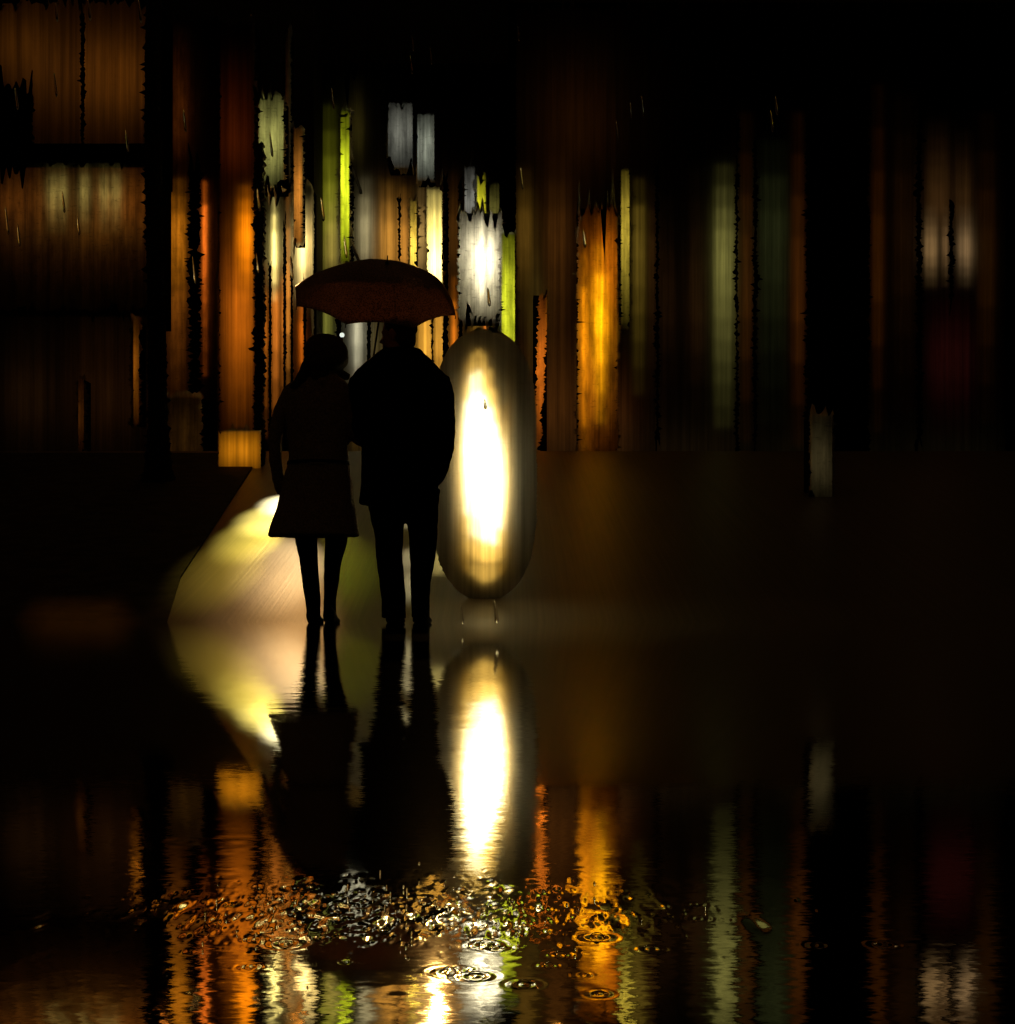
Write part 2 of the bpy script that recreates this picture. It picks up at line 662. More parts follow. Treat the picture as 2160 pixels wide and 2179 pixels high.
# wide margins left and right of the finely meshed middle
ext = []
ev = []
n0 = len(verts)
for r in range(R):
    ev.append((-14.0, ys[r], 0.0))
    ev.append((14.0, ys[r], 0.0))
for r in range(R - 1):
    ext.append((n0 + 2 * r, idx[r, 0], idx[r + 1, 0], n0 + 2 * r + 2))
    ext.append((idx[r, -1], n0 + 2 * r + 1, n0 + 2 * r + 3, idx[r + 1, -1]))
n1 = n0 + len(ev)
ev += [(-14, -4, 0), (14, -4, 0)]
ext.append((n1, n1 + 1, idx[0, -1], idx[0, 0]))
ext.append((n1, idx[0, 0], n0, n0))
me = bpy.data.meshes.new('water')
ext = ext[:-1]
tri = [(n1, idx[0, 0], n0), (n1 + 1, n0 + 1, idx[0, -1])]
me.from_pydata([tuple(map(float, v)) for v in verts] + [tuple(map(float, v)) for v in ev], [],
               [tuple(map(int, q)) for q in quads] + [tuple(map(int, q)) for q in ext] + [tuple(map(int, q)) for q in tri])
me.validate()
me.materials.append(water_mat())
for p in me.polygons:
    p.use_smooth = True
bmw = bmesh.new()
bmw.from_mesh(me)
bmesh.ops.recalc_face_normals(bmw, faces=bmw.faces)
if sum(f.normal.z for f in bmw.faces) < 0:
    bmesh.ops.reverse_faces(bmw, faces=bmw.faces)
bmw.to_mesh(me)
bmw.free()
wo = bpy.data.objects.new('water', me)
COL.objects.link(wo)
tag(wo, 'shallow rippled rain water mirroring the couple and the lights', kind='structure')

# bubbles and drops
mB, nt, out = new_mat('bubble_film')
gl = nt.nodes.new('ShaderNodeBsdfGlossy')
gl.inputs['Roughness'].default_value = 0.02
tp_ = nt.nodes.new('ShaderNodeBsdfTransparent')
lw_ = nt.nodes.new('ShaderNodeLayerWeight')
lw_.inputs['Blend'].default_value = 0.12
mxb = nt.nodes.new('ShaderNodeMixShader')
nt.links.new(lw_.outputs['Fresnel'], mxb.inputs[0])
nt.links.new(tp_.outputs[0], mxb.inputs[1])
nt.links.new(gl.outputs[0], mxb.inputs[2])
nt.links.new(mxb.outputs[0], out.inputs[0])
mW, nt, out = new_mat('rain_drop_water')
gl = nt.nodes.new('ShaderNodeBsdfGlass')
gl.inputs['IOR'].default_value = 1.16
gl.inputs['Roughness'].default_value = 0.0
nt.links.new(gl.outputs[0], out.inputs[0])
bub = None
for i, (px, py, r) in enumerate(BUBBLES):
    x, y = gpt(px, py)
    if bub is None:
        bmb = bmesh.new()
        bmesh.ops.create_uvsphere(bmb, u_segments=24, v_segments=16, radius=1.0)
        for v in bmb.verts:
            v.co.z = v.co.z * 0.7 if v.co.z > 0 else v.co.z * 0.15
        bub = mesh_obj('water_bubble', bmb, mB, smooth=True)
        o = bub
    else:
        o = bub.copy()
        COL.objects.link(o)
    o.location = (x, y, 0.0)
    o.scale = (r * mpp(y),) * 3
    tag(o, 'tiny clear bubble floating on the churned rain water in front', 'bubble', 'bubbles on the rain water')

bm = bmesh.new()
for i in range(70):
    py = RNG.normal(1945, 40)
    px = RNG.normal(870, 260)
    x, y = gpt(min(max(px, 300), 1500), min(max(py, 1840), 2060))
    r = RNG.uniform(1.2, 3.2) * mpp(y)
    z = abs(RNG.normal(0, 14)) * mpp(y) + r * 0.5
    m = Matrix.Translation((x, y, z)) @ Matrix.Diagonal((r, r, r * RNG.uniform(1, 3.5), 1))
    bmesh.ops.create_uvsphere(bm, u_segments=10, v_segments=8, radius=1, matrix=m)
sp = mesh_obj('splash', bm, mW, smooth=True)
tag(sp, 'fine splashing droplets thrown up by the rain', kind='stuff')

RAIN = [(1103, 71, 34, 2.2), (878, 92, 34, 2), (875, 138, 40, 2.2), (917, 120, 36, 2), (1342, 235, 30, 2), (1367, 225, 44, 2.4), (1313, 278, 40, 2.4),
        (708, 210, 46, 3), (577, 308, 52, 4), (1040, 632, 40, 5), (1110, 380, 46, 3), (686, 445, 52, 5), (735, 525, 48, 4), (550, 425, 50, 5),
        (620, 570, 50, 4), (548, 560, 46, 4), (413, 575, 60, 4), (393, 257, 48, 4), (118, 180, 54, 4), (35, 210, 48, 4), (135, 430, 46, 4),
        (1055, 1302, 50, 6), (1066, 1318, 44, 6), (983, 1308, 42, 4), (1642, 258, 46, 3), (1652, 225, 40, 3), (2018, 408, 46, 3), (1465, 600, 52, 4),
        (1505, 690, 46, 4), (1305, 750, 46, 4), (1342, 780, 44, 4), (1360, 873, 50, 4), (1243, 507, 40, 5), (1032, 860, 22, 5), (1303, 1085, 54, 4),
        (1500, 1105, 54, 3), (1735, 1190, 50, 3), (1378, 1470, 44, 3), (1378, 1650, 44, 3), (1165, 1860, 60, 6), (298, 25, 50, 4), (120, 25, 44, 4),
        (190, 22, 46, 4), (270, 300, 46, 4), (15, 470, 60, 4), (40, 500, 50, 4), (167, 480, 40, 4), (1400, 440, 40, 3), (2010, 970, 44, 3)]
bm = bmesh.new()
for (px, py, L, w) in RAIN:
    Y = RNG.uniform(2.2, 4.5)
    if py > 1320 or (px > 1380 and py > 300) or (px > 1200 and py > 600):
        continue
    k = mpp(Y)
    p = at(px, py, Y)
    if p.z - L * k / 2 < 0.02:
        continue
    pts = [p + Vector((t * 0.11 * L * k, 0, -t * L * k)) for t in (-0.5, -0.46, -0.3, 0, 0.3, 0.45, 0.5)]
    tube(bm, pts, [w * 0.75 * k * q for q in (0.08, 0.35, 0.6, 0.8, 1.0, 0.75, 0.15)], n=12)
rn = mesh_obj('rain', bm, mW, smooth=True)
tag(rn, 'thin streaks of falling rain in front of the couple', kind='stuff')


# ------------------------------------------------------------------ buildings
def wall_part(parent, name, x0, x1, y0, Y, depth, mat, yb=None):
    a, b = at(x0, 0, Y), at(x1, y0, Y)
    bm = bmesh.new()
    box(bm, a.x, b.x, Y, Y + depth, RZ - 0.05 if yb is None else at(0, yb, Y).z, b.z)
    return mesh_obj(name, bm, mat, parent)


def ledge(parent, x0, x1, y0, y1, Y, d, mat, name='cornice'):
    a, b = at(x0, y1, Y), at(x1, y0, Y)
    bm = bmesh.new()
    box(bm, a.x, b.x, Y - d, Y - 0.003, a.z, b.z)
    bmesh.ops.bevel(bm, geom=bm.edges[:], offset=0.01, segments=1, affect='EDGES')
    return mesh_obj(name, bm, mat, parent)


# ---- left building: glowing panes stand in for its dimly lit brown wall
LY = 19.0
e = empty('brown_building', (at(155, 0, LY).x, LY, RZ), 'dark building on the left with glowing panes for its dimly lit brown wall and three faint green windows', 'building')
wall_part(e, 'wall', -700, 318, -260, LY + 1.3, 6, M_WALL_BROWN)
ledge(e, -700, 318, 318, 356, LY + 0.2, 0.25, M_HOUSING)
lightbox(e, -20, 314, 8, 345, LY, [(110, 220, (64, 32, 4), 1.0, 245, 0.5), (110, 200, (44, 21, 3), 0.8, 130, 0.5), (70, 130, (46, 22, 2), 1.0, 30, 0.5)], s=0.9, jag=0.6, endjag=0.7, texture='fine', lw=120, label='large glowing pane standing in for a dimly lit brown wall')
GRN = fade(350, 495, (112, 100, 48), 1.0, 410)
lightbox(e, -20, 314, 345, 660, LY, [(415, 450, (84, 42, 7), 1.0, 270, 0.35), (415, 450, (70, 35, 6), 1.0, 60, 0.35), (480, 500, (50, 27, 4), 0.8, 220, 0.4), (480, 500, (34, 18, 3), 0.6, 80, 0.4)]
         + [L[:4] + (x, 0.05, L[6], w_) for x, w_ in ((112, 22), (134, 12), (180, 22), (222, 16), (246, 18)) for L in GRN], s=0.8, jag=0.5, texture=True, lw=140, label='low glowing pane standing in for a dimly lit brown wall with faint green windows')
bm = ragged(-20, 68, 185, 352, LY - 0.25, jag=0.8, endjag=2.5, thick=0.05)
mesh_obj('black_sheet', bm, M_HOUSING, e)  # plain black sheet over the pane's lower left
bm = ragged(172, 179, 30, 330, LY - 0.1, jag=0.7, endjag=1, thick=0.03)
mesh_obj('dark_bar', bm, M_HOUSING, e)  # black bar for a dark line in the glowing pane
lightbox(e, -20, 314, 668, 1010, LY, tubes(60, 80, 0.35, 690, 1000, (20, 9, 2), 840, 1.0, 3) + tubes(225, 110, 0.35, 690, 1000, (32, 15, 3), 800, 1.0, 3), s=0.5, jag=0.5, texture='fine', label='added dim glowing pane giving the ground floor a rusty brown haze')  # pane added only for a diffuse brown glow
lightbox(e, 280, 299, 680, 905, LY - 0.3, fade(690, 900, (130, 70, 10), 1.0, 755), s=0.2, jag=1.4, label='thin dim amber lit slot')
lightbox(e, 163, 182, 805, 965, LY - 0.3, fade(810, 960, (72, 36, 5), 1.0, 880), s=0.2, jag=1.4)
lightbox(e, 350, 430, 840, 1060, LY - 0.6, fade(850, 1050, (48, 28, 5), 1.0, 940), s=0.4, jag=1)

# ---- amber building
AY = 20.0
e = empty('amber_building', (at(500, 0, AY).x, AY, RZ), 'tall building left of the couple with glowing amber and orange window strips', 'building')
wall_part(e, 'wall', 318, 668, -260, AY + 1.0, 6, M_WALL_DARK)
lightbox(e, 344, 466, 30, 1000, AY,
         tubes(376, 38, 0.05, 380, 680, (172, 98, 14), 490) + tubes(376, 34, 0.08, 580, 900, (84, 42, 6), 640)
         + tubes(378, 40, 0.1, 60, 370, (54, 22, 2), 250) + tubes(436, 9, 0.025, 385, 800, (225, 104, 24), 470)
         + tubes(416, 12, 0.12, 400, 860, (44, 18, 3), 560), s=0.3, jag=0.6, texture=True, label='narrow amber streaked glass front')
mesh_obj('dark_bar', ragged(402, 426, 360, 880, AY - 0.06, jag=1.4, endjag=3, thick=0.03), M_HOUSING, e)  # black strip put in for the dark gap beside the amber light
lightbox(e, 466, 543, 40, 990, AY, tubes(522, 26, 0.06, 395, 640, (255, 134, 6), 500, 1.25) + tubes(514, 40, 0.14, 520, 925, (170, 84, 9), 660)
         + tubes(490, 30, 0.2, 420, 900, (90, 40, 4), 620) + tubes(500, 50, 0.2, 110, 400, (56, 17, 1), 320), s=0.42, texture='fine', label='broad bright orange lit strip')
lightbox(e, 548, 606, 200, 400, AY - 0.7, fade(205, 385, (190, 185, 98), 1.1, 300, 578, 0.22), s=0.35, jag=1.5, endjag=2, label='pale green lit lantern window')
lightbox(e, 545, 668, 395, 985, AY, 
         fade(420, 640, (255, 228, 128), 3.2, 535, 584, 0.035) + fade(560, 930, (215, 118, 34), 1.0, 660, 586, 0.050)
         + fade(560, 930, (150, 78, 14), 1.0, 700, 566, 0.025) + fade(530, 880, (150, 80, 20), 1.0, 660, 601, 0.020)
         + fade(410, 860, (205, 124, 40), 1.0, 600, 613, 0.030) + fade(430, 640, (255, 222, 135), 2.6, 525, 642, 0.070)
         + fade(430, 640, (230, 190, 105), 1.0, 525, 658, 0.080) + fade(600, 860, (190, 90, 14), 1.0, 710, 641, 0.035),
         s=0.3, jag=0.3, texture='fine', label='wide streaked glass front with cream and orange tubes behind')
for (a, b, y0, y1) in ((572, 577, 560, 985), (603, 608, 470, 985), (619, 623, 560, 985), (646, 651, 610, 985)):
    mesh_obj('dark_bar', ragged(a, b, y0, y1, AY - 0.05, jag=0.35, endjag=2, thick=0.03), M_HOUSING, e)  # black bars put in for the dark gaps between lit strips
lightbox(e, 622, 647, 270, 520, AY - 0.4, fade(280, 560, (228, 142, 50), 1.0, 430), s=0.15, jag=1.2)
lightbox(e, 604, 619, 60, 400, AY, fade(80, 390, (46, 25, 6), 1.0, 260), s=0.3, jag=0.6)

bm = ragged(541, 560, 300, 985, 16.8, jag=1.1, endjag=0.3, thick=0.12, seed=4)
p = mesh_obj('pole', bm, M_METAL)
tag(p, 'slim rough black pole between the orange strip and the narrow cream slots', 'pole')

# ---- amber counter standing on the slope
CY_ = 16.0
e = empty('lit_counter', (at(510, 0, CY_).x, CY_, ramp_z(CY_)), 'low amber glowing counter under the broad orange strip', 'counter')
lightbox(e, 464, 556, 916, 1010, CY_, [(948, 968, (185, 110, 12), 1.0)], s=0.22, jag=0.4, name='cabinet', pane='front_panel', texture='fine', lw=60)

# ---- middle shop
SY = 22.0
e = empty('shop_building', (at(830, 0, SY).x, SY, RZ), 'brightly lit shop straight ahead behind the umbrella with gold and grey windows', 'building')
wall_part(e, 'wall', 668, 1098, -200, SY + 1.2, 6, M_WALL_DARK)
lightbox(e, 668, 1064, 150, 1010, SY,
         tubes(697, 34, 0.06, 225, 660, (100, 100, 18), 430) + tubes(757, 24, 0.1, 170, 370, (38, 32, 8), 280)
         + fade(390, 640, (128, 106, 50), 1.0, 520, 704, 0.087) + fade(390, 640, (120, 110, 66), 1.0, 500, 738, 0.087)
         + fade(380, 620, (150, 138, 98), 1.0, 490, 778, 0.099) + fade(390, 640, (205, 140, 52), 1.0, 510, 826, 0.124)
         + fade(400, 640, (180, 118, 42), 1.0, 520, 860, 0.087) + fade(400, 640, (165, 130, 70), 1.0, 500, 897, 0.074)
         + fade(370, 640, (66, 38, 8), 1.0, 500, 963, 0.136) + fade(590, 900, (205, 108, 20), 1.0, 700, 966, 0.043)
         + fade(610, 860, (255, 246, 165), 3.4, 680, 667, 0.028) + fade(610, 880, (90, 88, 32), 1.4, 690, 696, 0.074)
         + fade(610, 860, (165, 158, 128), 1.6, 690, 760, 0.074) + fade(610, 900, (60, 50, 22), 1.0, 720, 800, 0.093)
         + fade(620, 900, (215, 152, 52), 1.5, 710, 905, 0.087) + fade(620, 900, (190, 132, 44), 1.5, 710, 935, 0.062)
         + fade(620, 900, (100, 70, 20), 1.0, 700, 1012, 0.074) + fade(580, 860, (200, 105, 32), 1.0, 690, 1033, 0.019)
         + fade(620, 860, (64, 58, 14), 1.0, 690, 1052, 0.062) + fade(780, 1000, (80, 58, 22), 1.0, 860, 760, 0.186),
         s=0.3, jag=0.5, endjag=2.5, texture='fine', label='wide streaked glass shop front with gold and grey tubes behind')
for (a, b, y0, y1) in ((674, 680, 610, 985), (716, 726, 600, 985), (745, 752, 400, 600), (781, 788, 600, 985), (848, 852, 420, 600), (943, 954, 380, 985), (976, 984, 380, 985), (918, 921, 640, 985)):
    mesh_obj('dark_bar', ragged(a, b, y0, y1, SY - 0.05, jag=0.5, endjag=2, thick=0.03), M_HOUSING, e)  # dark gaps of the shop lights, drawn as black bars
lightbox(e, 823, 881, 218, 358, SY - 0.5, fade(228, 345, (132, 132, 118), 1.0, 285, 852, 0.3), s=0.3, jag=0.9, endjag=1.2, lw=30, label='left of the two grey upper windows')
lightbox(e, 885, 927, 242, 384, SY - 0.5, fade(252, 372, (158, 162, 142), 1.0, 312, 906, 0.25), s=0.3, jag=0.9, endjag=1.2, lw=22, label='right of the two grey upper windows')
lightbox(e, 869, 890, 425, 660, SY - 0.6, fade(430, 650, (255, 208, 76), 1.5, 530), s=0.15, jag=1.5)
lightbox(e, 906, 943, 400, 660, SY - 0.6, fade(410, 660, (255, 226, 120), 6, 570, 926, 0.13), s=0.32, jag=1.5, texture='fine', label='brightest narrow shop window, yellow white')
lightbox(e, 985, 1014, 355, 490, SY - 0.6, fade(360, 490, (136, 134, 122), 1.0, 425), s=0.2, jag=1.2, endjag=1.5)
lightbox(e, 1012, 1037, 368, 510, SY - 0.8, fade(370, 510, (222, 214, 42), 1.2, 440), s=0.15, jag=1.6)
lightbox(e, 1038, 1066, 390, 530, SY - 0.6, fade(395, 530, (126, 118, 52), 1.0, 470), s=0.2, jag=1.6)

# ---- hanging white lantern
WY = 19.0
e = empty('shop_lantern', (at(1025, 545, WY).x, WY, at(0, 545, WY).z), 'large white glowing lantern right of the umbrella, above the white flare panel', 'lantern')
lightbox(e, 974, 1068, 450, 680, WY, fade(470, 660, (255, 240, 195), 4.2, 545, 1026, 0.16) + fade(480, 680, (170, 150, 80), 0.5, 600, 1022, 0.3), s=0.4, jag=1.3, endjag=2, name='lantern_case', pane='lantern_glass')
bm = bmesh.new()
c = at(1022, 600, WY + 0.45)
box(bm, c.x - 0.03, c.x + 0.03, WY + 0.53, SY + 1.2, c.z - 0.03, c.z + 0.03)
mesh_obj('wall_arm', bm, M_METAL, e)

# ---- yellow-green signs
for (a, b, y0, y1, Y, lamps, lab) in (
        (721, 747, 235, 560, 19.5, fade(245, 560, (228, 240, 40), 1.7, 400), 'upper yellow green sign strip above the left side of the umbrella'),
        (1064, 1099, 495, 860, 18.5, fade(500, 860, (218, 222, 44), 1.25, 640), 'lower yellow green sign strip above the white flare panel')):
    p0 = at((a + b) / 2, y1, Y)
    e = empty('vertical_sign', (p0.x, Y, p0.z), lab, 'sign', 'vertical yellow green signs')
    lightbox(e, a, b, y0, y1, Y, lamps, s=0.2, jag=1.5, name='sign_case', pane='sign_face')
    bm = bmesh.new()
    mid = at((a + b) / 2, (y0 + y1) / 2, Y + 0.3)
    for dz in (-0.6, 0.6):
        box(bm, mid.x - 0.02, mid.x + 0.02, Y + 0.33, SY + 1.2, mid.z + dz - 0.02, mid.z + dz + 0.02)
    mesh_obj('bracket', bm, M_METAL, e)

# ---- globe lamp under the umbrella
GY = 19.0
p0 = at(728, 713, GY)
e = empty('globe_lamp', (p0.x, GY, RZ), 'small white globe lamp on a thin post seen beneath the umbrella', 'lamp')
bm = bmesh.new()
blob(bm, p0, (0.034, 0.034, 0.034))
mesh_obj('globe', bm, glowing((240, 250, 235), 0.9, False), e, smooth=True)
bm = bmesh.new()
tube(bm, [(p0.x, GY, RZ), (p0.x, GY, p0.z - 0.02)], [0.02, 0.012])
mesh_obj('post', bm, M_METAL, e)

# ---- right building
RY = 20.0
e = empty('dark_building', (at(1600, 0, RY).x, RY, RZ), 'long dark building on the right with dim olive and brown window strips', 'building')
wall_part(e, 'wall', 1098, 2900, -260, RY + 1.0, 6, M_WALL_RIGHT)
lightbox(e, 1098, 2140, 20, 1010, RY,
         tubes(1116, 30, 0.1, 360, 700, (72, 50, 12), 490) + tubes(1140, 20, 0.1, 480, 900, (44, 34, 9), 660) + tubes(1186, 40, 0.14, 330, 800, (56, 30, 6), 500)
         + tubes(1170, 120, 0.3, 640, 1000, (64, 34, 8), 870, 0.8) + tubes(1225, 120, 0.5, 80, 400, (26, 10, 1), 280)
         + tubes(1290, 70, 0.25, 740, 1000, (58, 28, 6), 880, 0.7) + tubes(1260, 180, 0.35, 860, 1040, (34, 20, 6), 985, 1.0, 3) + tubes(1480, 200, 0.35, 880, 1040, (20, 13, 4), 985, 1.0, 3) + tubes(1750, 240, 0.35, 900, 1040, (15, 10, 3), 985, 1.0, 3) + tubes(2020, 200, 0.35, 900, 1040, (13, 9, 3), 985, 1.0, 3)  # low wide lamps added so the facade's foot matches the street's tone
         + tubes(1359, 22, 0.05, 380, 840, (88, 70, 20), 500) + tubes(1387, 16, 0.06, 390, 840, (34, 18, 4), 540) + tubes(1422, 24, 0.1, 420, 860, (20, 9, 2), 640)
         + tubes(1484, 34, 0.1, 360, 880, (26, 13, 3), 640) + tubes(1540, 38, 0.06, 350, 910, (98, 93, 44), 540, 1.0, 12)
         + tubes(1587, 26, 0.05, 240, 940, (40, 18, 2), 600) + tubes(1645, 58, 0.08, 300, 900, (24, 26, 10), 480) + tubes(1698, 24, 0.05, 240, 950, (50, 23, 3), 600)
         + tubes(1868, 22, 0.05, 180, 920, (38, 16, 1), 560) + tubes(1924, 36, 0.1, 200, 880, (20, 8, 1), 480)
         + tubes(1981, 26, 0.05, 440, 610, (112, 86, 52), 530) + tubes(2011, 11, 0.025, 440, 610, (84, 62, 36), 525) + tubes(2055, 28, 0.05, 440, 610, (108, 84, 54), 530)
         + tubes(1995, 40, 0.08, 260, 520, (46, 28, 10), 430) + tubes(2050, 30, 0.08, 280, 520, (40, 24, 8), 430)
         + tubes(2022, 90, 0.12, 600, 930, (24, 4, 3), 760) + tubes(2100, 34, 0.05, 240, 900, (26, 11, 1), 540),
         s=0.6, jag=0.4, texture='fine', label='long dark streaked glass front with dim olive, rust and green tubes behind')
for (a, b, y0, y1) in ((1396, 1402, 350, 950), (1566, 1571, 250, 990), (1604, 1610, 300, 960), (1716, 1850, 60, 1000), (1952, 1961, 250, 950), (2022, 2028, 440, 640)):
    mesh_obj('dark_bar', ragged(a, b, y0, y1, RY - 0.06, jag=1.0, endjag=3, thick=0.03), M_HOUSING, e)  # black strips stand in for unlit gaps along the front
lightbox(e, 1318, 1343, 360, 700, RY - 0.6, fade(370, 680, (205, 176, 58), 1.0, 470), s=0.15, jag=1.5, label='yellow lit strip beside the amber sign')

# ---- amber sign right
p0 = at(1270, 960, 18.5)
e = empty('amber_sign', (p0.x, 18.5, RZ), 'tall flame orange lit sign standing to the right of the couple', 'sign')
lightbox(e, 1228, 1316, 440, 985, 18.5, fade(520, 900, (255, 172, 8), 1.8, 660, 1277, 0.07) + fade(540, 980, (255, 150, 10), 0.9, 690, 1244, 0.06) + fade(450, 760, (215, 108, 10), 0.9, 560, 1290, 0.2) + fade(600, 1000, (150, 74, 10), 0.6, 800, 1260, 0.3), s=0.42, jag=1.5, endjag=3, name='sign_case', pane='sign_face')
bm = bmesh.new()
box(bm, p0.x - 0.25, p0.x + 0.25, 18.55, 18.95, RZ, p0.z)
mesh_obj('base', bm, M_METAL, e)

p0 = at(1150, 950, 17.8)
e = empty('orange_tube_light', (p0.x, 17.8, RZ), 'thin leaning orange light tube left of the flame orange sign', 'lamp')
lightbox(e, 1150, 1167, 625, 965, 17.8, fade(635, 965, (215, 108, 24), 1.0, 760), s=0.2, jag=1.2, slant=-18, name='tube_case', pane='tube_face', lw=10)

# ---- lit lens panel added in place of the white flare and its halo
TY = 9.7
gz = ramp_z(TY)
p0 = at(1024, 1262, TY)
e = empty('flare_panel', (p0.x, TY, gz), 'lens-shaped lit panel standing in for a white flare with yellow halo right of the man', 'lamp')
flare_lamps = []
for (x, y0, y1, pk, k) in ((962, 800, 1200, 1000, 0.03), (974, 790, 1210, 1000, 0.26), (985, 800, 1205, 980, 1.0), (994, 775, 1215, 950, 3.5), (1006, 755, 1225, 930, 6.0),
                           (1018, 745, 1235, 940, 6.0), (1030, 755, 1240, 960, 6.0), (1042, 785, 1238, 985, 6.0), (1053, 830, 1232, 1010, 5.5),
                           (1064, 870, 1222, 1030, 4.0), (1074, 860, 1210, 1030, 1.1), (1084, 770, 1225, 990, 0.22), (1096, 760, 1215, 980, 0.03)):
    for L in fade(y0, y1, (255, 238, 172), k, pk, x, 0.026, 11):
        if L[3] < 1.2:
            L = L[:2] + ((250, 195, 85) if L[3] > 0.35 else (225, 165, 55),) + L[3:]  # dim lamps turned gold to make the yellow halo
        flare_lamps.append(L + (7,))
lightbox(e, 920, 1142, 700, 1278, TY, flare_lamps, s=0.10, jag=0.3, endjag=0.3, name='flare_case', pane='flare_glass', texture='fine', lw=18, pill=True)
bm = bmesh.new()
loft(bm, [(p0.x, TY + 0.18, gz - 0.1, 0.06, 0.05), (p0.x, TY + 0.18, gz + 0.01, 0.06, 0.05), (p0.x, TY + 0.18, at(0, 1245, TY).z, 0.07, 0.05)])
mesh_obj('base', bm, M_METAL, e)

# ---- bollard far right, its face glowing in place of light falling on it
p0 = at(1747, 1060, 14.0)
e = empty('backlit_bollard', (p0.x, 14.0, ramp_z(14)), 'dim grey bollard with a back-lit face on the dark slope at the right', 'bollard')
lightbox(e, 1722, 1774, 880, 1065, 14.0, fade(885, 1065, (54, 46, 26), 1.0, 985), s=0.2, jag=0.8, name='shaft', pane='backlit_face')

# ---- bare tree, left
TRY = 15.0
p0 = at(331, 1000, TRY)
bm = bmesh.new()
rnd = random.Random(3)
bz = ramp_z(TRY)
n = 22
rows = []
zz = bz - 0.1
while zz < 9.2:
    rows.append(zz)
    zz += rnd.uniform(0.012, 0.045)
prev = None
for k, z in enumerate(rows):
    t = (z - bz) / 8.0
    r0 = 0.095 * (1.0 - 0.18 * t) + 0.09 * math.exp(-max(0, z - bz) * 3)
    vs = []
    for i in range(n):
        a = 2 * math.pi * i / n
        r = r0 * (1 + 0.06 * math.sin(3 * a + z) + rnd.gauss(0, 0.07)) + (rnd.uniform(0.02, 0.07) if rnd.random() < 0.05 else 0)
        vs.append(bm.verts.new((p0.x + 0.03 * math.sin(z * 0.8) + r * math.cos(a), TRY + r * math.sin(a), z)))
    if prev:
        ring_faces(bm, prev, vs)
    prev = vs
bm.faces.new(prev)
e = empty('tree', (p0.x, TRY, bz), 'dark rough bare tree trunk in front of the brown building on the left', 'tree')
mesh_obj('trunk', bm, M_BARK, e)
bm = bmesh.new()
for k in range(16):
    z = rnd.uniform(7.6, 9.1)
    a = rnd.uniform(0, 2 * math.pi)
    pts = [Vector((p0.x, TRY, z))]
    d = Vector((math.cos(a), math.sin(a), 0.8))
    for q in range(5):
        d = (d + Vector((rnd.gauss(0, .25), rnd.gauss(0, .25), rnd.gauss(0.1, .15)))).normalized()
        pts.append(pts[-1] + d * 0.5)
    tube(bm, pts, [0.06, 0.045, 0.032, 0.02, 0.012, 0.004], n=8)
    for q in range(1, 5):
        dd = Vector((rnd.gauss(0, 1), rnd.gauss(0, 1), 0.6)).normalized()
        tube(bm, [pts[q], pts[q] + dd * 0.4, pts[q] + dd * 0.75 + Vector((0, 0, 0.1))], [0.02, 0.01, 0.003], n=6)
mesh_obj('crown', bm, M_BARK, e)

# ------------------------------------------------------------------ added spots without fixtures, shaping pools of light on the paving
def spot(px, py, Y, tx, ty, TYY, rgb, energy, size, blend, parent=None, radius=0.03):
    ld = bpy.data.lights.new('lamp', 'SPOT')
    ld.energy = energy
    c = lin(rgb)
    ld.color = [v / max(c) for v in c]
    ld.spot_size = math.radians(size)
    ld.spot_blend = blend
    ld.shadow_soft_size = radius
    o = bpy.data.objects.new('lamp', ld)
    COL.objects.link(o)
    a = at(px, py, Y)
    b = at(tx, ty, TYY)
    o.location = a
    o.rotation_euler = (b - a).to_track_quat('-Z', 'Y').to_euler()
    return o


for (tx, ty, TYY, en, sz, c_) in ((600, 1082, 13.5, 2600, 4.6, (255, 240, 180)), (562, 1110, 12.7, 2100, 4.8, (255, 232, 120)), (525, 1150, 11.8, 1800, 4.6, (255, 226, 95)),
                              (465, 1215, 10.6, 900, 4.8, (255, 216, 80)), (595, 1200, 10.8, 620, 5.2, (255, 215, 150)), (520, 1290, 9.5, 230, 8.0, (255, 180, 100)), (560, 1318, 9.05, 320, 5.5, (255, 195, 120))):
    spot(640, 500, 19.1, tx, ty, TYY, c_, en, sz, 1.0)  # narrow cones added in a row to shape the lit wedge
for (tx, ty, TYY) in ((866, 1110, 12.6), (866, 1175, 11.1), (868, 1245, 10.1)):
    spot(1026, 560, 18.7, tx, ty, TYY, (255, 235, 170), 900, 2.0, 1.0)  # added to brighten the paving between the man's legs
for (tx, ty, TYY) in ((944, 1020, 15.0), (944, 1075, 13.3), (942, 1130, 12.1), (938, 1195, 10.9)):
    spot(1026, 560, 18.7, tx, ty, TYY, (255, 228, 130), 380, 1.9, 1.0)  # added for the bright strip of paving right of the man
spot(700, 560, 21.9, 735, 1180, 11.0, (210, 200, 50), 60, 3.0, 1.0)
spot(1180, 430, 19.0, 1170, 1180, 11.2, (255, 165, 60), 3, 40, 1.0)
for tx in (75, 105, 135, 165, 195, 225, 250):
    spot(160, 640, 18.0, tx, 1308, 9.1, (255, 150, 40), 120, 1.9, 1.0)  # added row of spots for the amber pool at left
spot(500, 480, 17.0, 790, 600, 8.0, (255, 180, 110), 1300, 7, 0.6)     # added warm spot without a fixture, lighting the umbrella cloth from behind
spot(930, 480, 20.0, 860, 600, 8.0, (255, 190, 100), 1300, 5, 0.6)  # second added spot for the umbrella cloth


# ------------------------------------------------------------------ people
PY0 = 8.0


